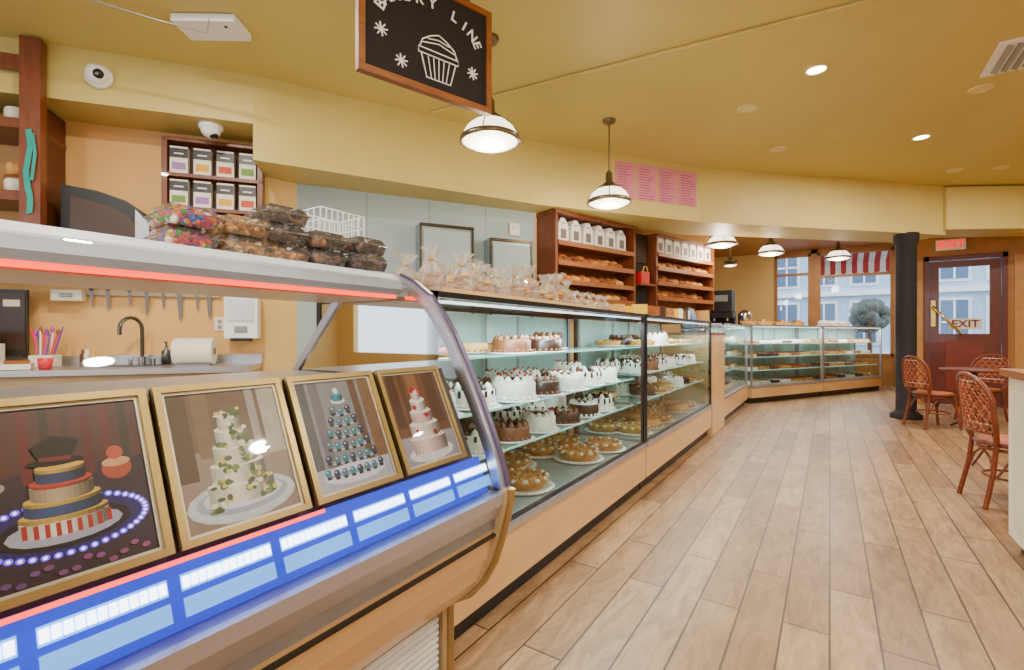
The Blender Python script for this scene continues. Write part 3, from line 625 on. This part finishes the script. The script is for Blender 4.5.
# ---------------------------------------------------------------- cakes
def cake_mesh(kind,h=.085):
    m=MB('cake_'+kind); plate=mat('cake_board',C(235,236,236),.3,.2); cream=mat('whipped_cream',C(246,242,232),.6,var=.03); dk=mat('dark_chocolate',C(50,28,20),.35,var=.2,scale=40); md=mat('mocha',C(120,76,48),.5,var=.2,scale=40)
    gold_c=mat('golden_crust',C(208,154,86),.6,var=.25,scale=40,bump=.3); cho=mat('cherry',C(170,24,30),.25)
    m.lathe((0,0,0),[(0.001,.002),(.14,.002),(.15,.008),(.135,.01),(0.001,.01)],plate,24)
    r=.115
    if kind=='pie':
        for i in range(28):
            a=i*math.pi/14; m.sph((.14*math.cos(a),.14*math.sin(a),.011),(.02,.02,.004),cream,6,4)
        m.lathe((0,0,.01),[(.1,0),(.122,.03),(.124,.042),(.112,.046),(.105,.036),(.06,.044),(0.001,.046)],gold_c,28)
        for i in range(24):
            a=i*math.pi/12; m.sph((.116*math.cos(a),.116*math.sin(a),.054),(.014,.014,.01),cream if i%2 else gold_c,6,5)
        for i in range(40):
            a=random.uniform(0,6.28);q=.09*math.sqrt(random.random()); m.sph((q*math.cos(a),q*math.sin(a),.054),(.011,.008,.006),random.choice([gold_c,loaf[0],loaf[2],nuts[1]]),6,4)
    elif kind=='tart':
        m.lathe((0,0,.01),[(.1,0),(.118,.035),(.108,.038),(.1,.03),(0.001,.03)],gold_c,24)
        for i in range(40):
            a=random.uniform(0,6.28);q=.095*math.sqrt(random.random()); m.sph((q*math.cos(a),q*math.sin(a),.047),.013,random.choice([cho,nuts[1],cand[2],cream,cho]),8,5)
    else:
        side={'dark':dk,'white':cream,'mocha':md,'blackwhite':cream,'cheese':nuts[1],'darktop':dk}[kind]; top={'dark':dk,'white':cream,'mocha':dk,'blackwhite':dk,'cheese':gold_c,'darktop':cream}[kind]
        m.lathe((0,0,.01),[(r,0),(r,h-.008),(r-.008,h)],side,28); m.lathe((0,0,.01),[(r-.008,h),(0.001,h+.002)],top,28)
        ros=md if kind in('mocha','dark') else cream
        if kind!='cheese':
            for i in range(12):
                a=i*math.pi/6; m.lathe((.09*math.cos(a),.09*math.sin(a),h+.01),[(.019,0),(.017,.012),(.008,.022),(0.001,.03)],dk if (kind=='blackwhite' and i%2==0) else ros,8)
                if kind=='white': m.sph((.09*math.cos(a),.09*math.sin(a),h+.042),.007,cho,6,5)
            for i in range(14):
                a=random.uniform(0,6.28);q=random.uniform(0,.055); m.box((q*math.cos(a),q*math.sin(a),h+.02),(.03,.006,.012),dk if kind!='dark' else cream,rz=random.uniform(0,3))
        for i in range(20):
            a=i*math.pi/10; m.sph((r*math.cos(a),r*math.sin(a),.018),.011,ros if kind!='cheese' else gold_c,6,5)
        if kind=='blackwhite':
            for i in range(16):
                a=i*math.pi/8; l=random.uniform(.015,.04); m.box(((r+.001)*math.cos(a),(r+.001)*math.sin(a),h+.008-l/2),(.006,.014,l),dk,rz=a)
    return m.mesh()
HT={'dark':.075,'white':.09,'mocha':.07,'blackwhite':.085,'cheese':.055,'darktop':.08,'pie':.05,'tart':.05}
CM={k:cake_mesh(k,HT[k]) for k in HT}
def place(kind,x,y,z,T,parent,sc=1):
    o=bpy.data.objects.new('cake',CM[kind]); o.matrix_world=T@Matrix.Translation((x,y,z))@Matrix.Rotation(random.uniform(0,6),4,'Z')@Matrix.Diagonal((sc,sc,sc*random.uniform(.85,1.12),1))
    bpy.context.collection.objects.link(o); o.parent=parent
tray=mat('pastry_tray',C(225,225,222),.35,.3)
def case(T,L,D,zb,ztop,shelves,fr,name='glass_display_case',fill='cakes',endL=True,endR=True,lp=22,kinds=None):
    e=empty(name)
    m=MB('base',T); m.bx(0,L,.0,D,.1,zb-.03,wood_tan); m.bx(.0,L,.05,D,0,.1,black_m); m.bx(0,L,-.012,D,zb-.03,zb,alum)
    n=max(1,round(L/1.2))
    m.done(e)
    m=MB('frame',T); t=.014
    for x in(0+t,L-t):
        for y in(t,D-t): m.bx(x-t,x+t,y-t,y+t,zb,ztop,fr)
    for y in(t,D-t): m.bx(0,L,y-t,y+t,ztop-1.6*t,ztop,fr)
    for x in(t,L-t): m.bx(x-t,x+t,2*t,D-2*t,ztop-2*t,ztop,fr)
    m.bx(0,L,t*.3,t*1.7,zb,zb+t,fr)
    m.bx(2*t,L-2*t,D-.02,D-.01,zb,ztop-.03,mat('case_back_panel',C(176,208,208),.45,0))
    for k in range(1,n+1): m.bx(L*k/(n+1)-.01,L*k/(n+1)+.01,D-.035,D-.02,zb,ztop-.03,alum)
    m.bx(2*t,L-2*t,2*t,D-.02,zb,zb+.006,mat('deck_steel',C(190,202,202),.35,.5))
    for x in(t*2,L/2,L-2*t):
        m.bx(x-.008,x+.008,D-.05,D-.035,zb,ztop-.03,alum)
    m.bx(2*t,L-2*t,2*t,2*t+.012,ztop-.04,ztop-.03,emat('case_led',(.92,.98,1,1),2.2))
    for z in shelves: m.bx(2*t,L-2*t,.078,.084,z-.002,z+.008,mat('shelf_edge_glow',C(170,235,222),.2,0,(.5,.95,.85,1),.3))  # faint glow put into the glass shelf edges by emission
    m.done(e)
    m=MB('glass',T)
    m.poly([(2*t,.006,zb),(L-2*t,.006,zb),(L-2*t,.006,ztop-t),(2*t,.006,ztop-t)],caseglass)
    m.poly([(0,t,ztop-.004),(L,t,ztop-.004),(L,D,ztop-.004),(0,D,ztop-.004)],caseglass)
    if endL: m.poly([(.004,0,zb),(.004,D,zb),(.004,D,ztop),(.004,0,ztop)],caseglass)
    if endR: m.poly([(L-.004,0,zb),(L-.004,D,zb),(L-.004,D,ztop),(L-.004,0,ztop)],caseglass)
    for z in shelves: m.poly([(2*t,.08,z),(L-2*t,.08,z),(L-2*t,D-.05,z),(2*t,D-.05,z)],shelfglass)
    m.done(e)
    mid=T@Vector((L/2,.1,ztop-.06)); ang=T.to_euler().z
    light('case_light','AREA',mid,lp,(.84,.97,1),L*.9,(0,0,ang),.05,e)
    g=empty('cake_assortment' if fill=='cakes' else 'pastry_assortment')
    if fill=='cakes':
        for j,z in enumerate([zb+.006]+list(shelves)):
            for y in((.2,D-.19) if D>.6 else (D*.5,)):
                kk=kinds[j]; i=random.randint(0,5); x=.19+random.uniform(0,.1)
                while x<L-.17:
                    if random.random()>(.08 if j<3 else .3):
                        place(kk[i%len(kk)],x,y+random.uniform(-.015,.015),z+.001,T,g,1.08 if j==0 else random.uniform(.88,1.0))
                    i+=1 if random.random()<.6 else 2; x+=(.335 if j==0 else .285)+random.uniform(0,.03)
    else:
        m=MB('pastries',T)
        for z in [zb+.006]+list(shelves):
            x=.1
            while x<L-.3:
                wd=random.uniform(.24,.34); m.bx(x,x+wd,.1,D-.08,z+.001,z+.012,tray)
                c=random.choice([loaf[0],loaf[2],choc[0],nuts[1],loaf[1],MC['whipped_cream'],MC['mocha'],MC['golden_crust'],MC['whipped_cream'],nuts[0]]); c2=random.choice([MC['whipped_cream'],choc[1],nuts[0],MC['cherry']])
                for a in range(4):
                    for b3 in range(4):
                        px=x+.04+a*(wd-.08)/3; py=.14+b3*(D-.3)/3
                        m.lathe((px,py,z+.012),[(.022,0),(.028,.03),(.02,.045),(0.001,.055)],c,8); m.sph((px,py,z+.068),.012,c2,6,4)
                x+=wd+.03
        m.done(g)
    return e
XD=-1.18
case(frame(XD,1.27,R(90)),2.37,.68,.37,1.36,[.66,.86,1.10],blackmetal,kinds=[['pie','pie','pie','darktop','pie'],['white','dark','darktop','blackwhite','white','mocha'],['blackwhite','white','blackwhite','dark','white'],['mocha','dark','cheese','tart','mocha','white']],lp=36)
case(frame(XD,3.66,R(90)),2.44,.62,.37,1.36,[.66,.88,1.10],blackmetal,kinds=[['pie','tart','cheese'],['white','dark','tart','cheese'],['mocha','white','blackwhite'],['dark','tart','white']],lp=22)
case(frame(XD,6.92,R(90)),2.2,.36,.37,1.36,[.66,.88,1.10],alum,fill='past',lp=16)
m=MB('wooden_counter_post'); m.bx(-1.75,-1.17,6.12,6.90,0,1.2,wood_tan); m.bx(-1.76,-1.16,6.11,6.91,1.2,1.23,wood_shelf); m.done()
aF=math.atan2(.881,.473)
case(frame(-1.13,9.27,aF),2.15,.55,.30,1.38,[.56,.80,1.04],alum,fill='past',lp=26)
case(frame(-1.13+.473*2.18,9.27+.881*2.18,aF),2.2,.55,.30,1.38,[.56,.80,1.04],alum,fill='past',lp=26)
zc=1.362
def cookiebag(x,y,z,s=1):
    m=MB('cellophane_cookie_bag',frame(x,y,random.uniform(0,3),z)@Matrix.Scale(s,4))
    for i in range(12): m.sph((random.uniform(-.04,.04),random.uniform(-.03,.03),.02+random.uniform(0,.065)),(.026,.026,.011),random.choice(nuts+nuts[:2]+loaf[2:3]),8,5)
    seg=14; vs=[];prof=[(.05,.0),(.062,.03),(.055,.08),(.03,.115),(.011,.13),(.026,.155),(.042,.18)]
    for j,(r,h) in enumerate(prof):
        for i in range(seg):
            a=2*math.pi*i/seg; rr=r*(1+(.22 if i%2 else -.15)*(j/len(prof)+.3)); vs.append((rr*math.cos(a)*1.15,rr*math.sin(a)*.8,h+random.uniform(-.006,.006)))
    fs=[(j*seg+i,j*seg+(i+1)%seg,(j+1)*seg+(i+1)%seg,(j+1)*seg+i) for j in range(len(prof)-1) for i in range(seg)]
    m.add(vs,fs,cello); m.tube([(.013*math.cos(a),.013*math.sin(a),.13) for a in[i*.8 for i in range(8)]],.004,brass,5,True); m.done()
m=MB('wooden_serving_tray'); m.bx(-1.68,-1.26,1.42,2.9,zc,zc+.012,wood_tan)
for a in((-1.68,-1.67,1.42,2.9),(-1.27,-1.26,1.42,2.9)): m.bx(a[0],a[1],a[2],a[3],zc+.012,zc+.025,wood_tan)
m.done()
for i in range(9):
    for j in range(2): cookiebag(-1.38-j*.17+random.uniform(-.02,.02),1.5+i*.155+random.uniform(-.02,.02),zc+.014,random.uniform(.85,1.15))
for i in range(5): cookiebag(-1.5,3.05+i*.14,zc+.002,.8)
m=MB('snack_packages')
for i in range(16):
    y=4.0+(i//2)*.17; x=-1.35-(i%2)*.2; m.box((x,y,zc+.052+random.uniform(0,.01)),(.12,.12,.07+.03*random.random()),random.choice([cand[1],nuts[0],choc[1],loaf[1],white_m,choc[0],nuts[2]]),rz=random.uniform(0,1))
m.done()
m=MB('price_card_stand')
for y in(5.5,5.9): m.box((-1.4,y,zc+.072),(.02,.12,.14),black_m); m.box((-1.389,y,zc+.075),(.004,.1,.11),white_m)
m.done()
m=MB('cash_register',frame(-1.45,6.5,R(90),1.231)); m.box((0,0,.06),(.3,.3,.12),black_m); m.box((0,.05,.22),(.3,.03,.2),black_m,rx=R(-15)); m.box((0,.03,.225),(.26,.008,.16),mat('screen_blue',C(120,150,200),.2),rx=R(-15)); m.box((0,-.07,.125),(.24,.12,.01),silver_d); m.done()
FT=frame(-1.13,9.27,aF)
m=MB('plated_bundt_cakes',FT)
for x in(2.7,3.05,3.4): m.lathe((x,.28,1.382),[(0.001,0),(.12,0),(.14,.02),(0.001,.02)],white_m); m.lathe((x,.28,1.402),[(.1,0),(.115,.05),(.08,.09),(.03,.07),(0.001,.03)],MC['whipped_cream'])
m.done()
m=MB('pastry_baskets',FT)
for x in(.3,.8,1.3,1.8): m.lathe((x,.28,1.382),[(0.001,0),(.1,0),(.14,.07),(.13,.07)],loaf[2]); [m.sph((x+random.uniform(-.06,.06),.28+random.uniform(-.06,.06),1.45),.04,random.choice(loaf),8,6) for _ in range(6)]
m.done()
m=MB('back_counter_cabinet'); m.bx(-2.3,-1.35,10.9,11.6,0,1.25,wood_shelf); m.bx(-2.33,-1.32,10.87,11.63,1.25,1.29,black_m); m.done()
m=MB('coffee_machine'); m.box((-1.95,11.2,1.62),(.5,.5,.12),black_m); m.box((-1.95,11.35,1.45),(.5,.2,.3),black_m); m.box((-1.95,11.15,1.32),(.5,.5,.06),silver_d); m.box((-1.95,11.2,1.92),(.46,.4,.46),black_m)
m.box((-1.95,10.99,1.98),(.3,.02,.14),silver_d)
for x in(-2.08,-1.82): m.cyl((x,11.05,1.5),(x,11.05,1.56),.03,chrome); m.cyl((x,11.05,1.351),(x,11.05,1.45),.05,white_m,r2=.06)
m.done(bevel=.008)
m=MB('coffee_dispenser'); m.lathe((-1.5,11.2,1.291),[(0.001,0),(.13,0),(.13,.35),(.1,.4),(.06,.42),(.03,.44),(0.001,.44)],chrome); m.cyl((-1.5,11.07,1.4),(-1.5,11.0,1.4),.02,black_m); m.done()

# ---------------------------------------------------------------- column, chairs, table, right counter
m=MB('support_column'); m.lathe((.92,8.92,0),[(.19,0),(.19,.06),(.14,.09),(.122,.12),(.122,2.5),(.15,2.56),(.15,2.66)],mat('charcoal_paint',C(22,18,20),.75),28); m.done()
cane=mat('rattan_cane',C(116,54,30),.4,var=.25,scale=30,coat=.3); weave=mat('woven_cream_red',C(176,100,66),.6,var=.5,scale=60)
def chair(x,y,ang):
    m=MB('rattan_bistro_chair',frame(x,y,ang))
    ring=[(.21*math.cos(a),.2*math.sin(a),.44) for a in[i*math.pi/12 for i in range(24)]]
    m.lathe((0,0,.43),[(0.001,0),(.2,0),(.215,.012),(.2,.03),(0.001,.035)],weave,24,1,.95); m.tube(ring,.018,cane,8,True); m.tube([(p[0]*.95,p[1]*.95,.40) for p in ring],.012,cane,6,True)
    m.tube([(.175*math.cos(a),.165*math.sin(a),.20) for a in[i*math.pi/10 for i in range(20)]],.009,cane,6,True)
    for sx in(-1,1):
        m.tube([(.14*sx,.14,.44),(.16*sx,.17,.22),(.18*sx,.2,0)],.016,cane,8)
        m.tube([(.18*sx,-.24,0),(.165*sx,-.19,.25),(.16*sx,-.17,.44),(.18*sx,-.20,.62)],.016,cane,8)
        m.tube([(.16*sx,.17,.22),(.1*sx,.17,.34),(0,.17,.39)],.008,cane,6); m.tube([(.165*sx,-.17,.22),(.17*sx,-.09,.36),(.18*sx,0,.4),(.17*sx,.09,.36),(.16*sx,.17,.22)],.008,cane,6)
        m.tube([(.165*sx,-.19,.22),(.1*sx,-.18,.34),(0,-.18,.39)],.008,cane,6)
    def hw(z): return .215 if z<.74 else .215*math.sqrt(max(0,1-((z-.74)/.18)**2))
    def yb(z,x): return -.19-.10*(z-.5)-.05*(1-(x/.22)**2)
    hoop=[(-.16,-.17,.44)]+[(-hw(z),yb(z,-hw(z)),z) for z in(.54,.62,.7,.76,.82,.87,.9,.915,.92)]
    hoop=hoop+[(-p[0],p[1],p[2]) for p in reversed(hoop)]
    m.tube(hoop,.017,cane,8); m.tube([(x2,yb(.5,x2),.52) for x2 in(-.19,-.1,0,.1,.19)],.012,cane,6)
    for k in range(-11,12):
        for sg in(1,-1):
            pts=[]
            for i in range(25):
                z=.52+i*.4/24; x2=k*.04+sg*(z-.7)*.8
                if abs(x2)<hw(z)-.003: pts.append((x2,yb(z,x2),z))
            if len(pts)>2: m.tube(pts[::3]+[pts[-1]],.006,[weave,cane][k%2],5)
    for z in(.58,.64,.70,.76,.82,.87): m.tube([(x2*hw(z),yb(z,x2*hw(z)),z) for x2 in(-1,-.5,0,.5,1)],.0055,cream_m if int(z*100)%3==0 else weave,5)
    return m.done()
chair(1.09,4.78,R(-78)); chair(1.12,8.22,R(-60)); chair(1.75,9.2,R(140))
def table(x,y):
    m=MB('round_cafe_table',frame(x,y,0)); m.lathe((0,0,.73),[(0.001,0),(.33,0),(.35,.012),(.35,.025),(.33,.03),(0.001,.03)],wood_red,32)
    m.lathe((0,0,0),[(.03,.04),(.03,.70),(.09,.73)],black_m)
    for k in range(4):
        a=k*math.pi/2+.4; m.tube([(0,0,.09),(.15*math.cos(a),.15*math.sin(a),.06),(.27*math.cos(a),.27*math.sin(a),.015)],.015,black_m)
    m.done()
table(1.58,8.58); table(1.75,4.95)
m=MB('service_counter'); m.bx(.84,1.6,1.6,3.8,.08,.97,cream_m); m.bx(.88,1.56,1.64,3.76,0,.08,black_m); m.bx(.81,1.63,1.57,3.84,.97,1.01,wood_shelf)
for y in(1.7,2.75): m.bx(.832,.84,y,y+.95,.16,.9,mat('cabinet_panel',C(222,216,198),.5))
m.done(bevel=.004)

# ---------------------------------------------------------------- world, camera
w=bpy.data.worlds.new('sky'); bpy.context.scene.world=w; w.use_nodes=True
w.node_tree.nodes['Background'].inputs[0].default_value=(.74,.86,1,1); w.node_tree.nodes['Background'].inputs[1].default_value=3.2
cam=bpy.data.cameras.new('camera'); cam.sensor_width=36; cam.lens=16.875; cam.clip_start=.05
co=bpy.data.objects.new('camera',cam); co.location=(0,0,1.2); co.rotation_euler=(R(90),0,R(33.5)); bpy.context.collection.objects.link(co)
bpy.context.scene.camera=co
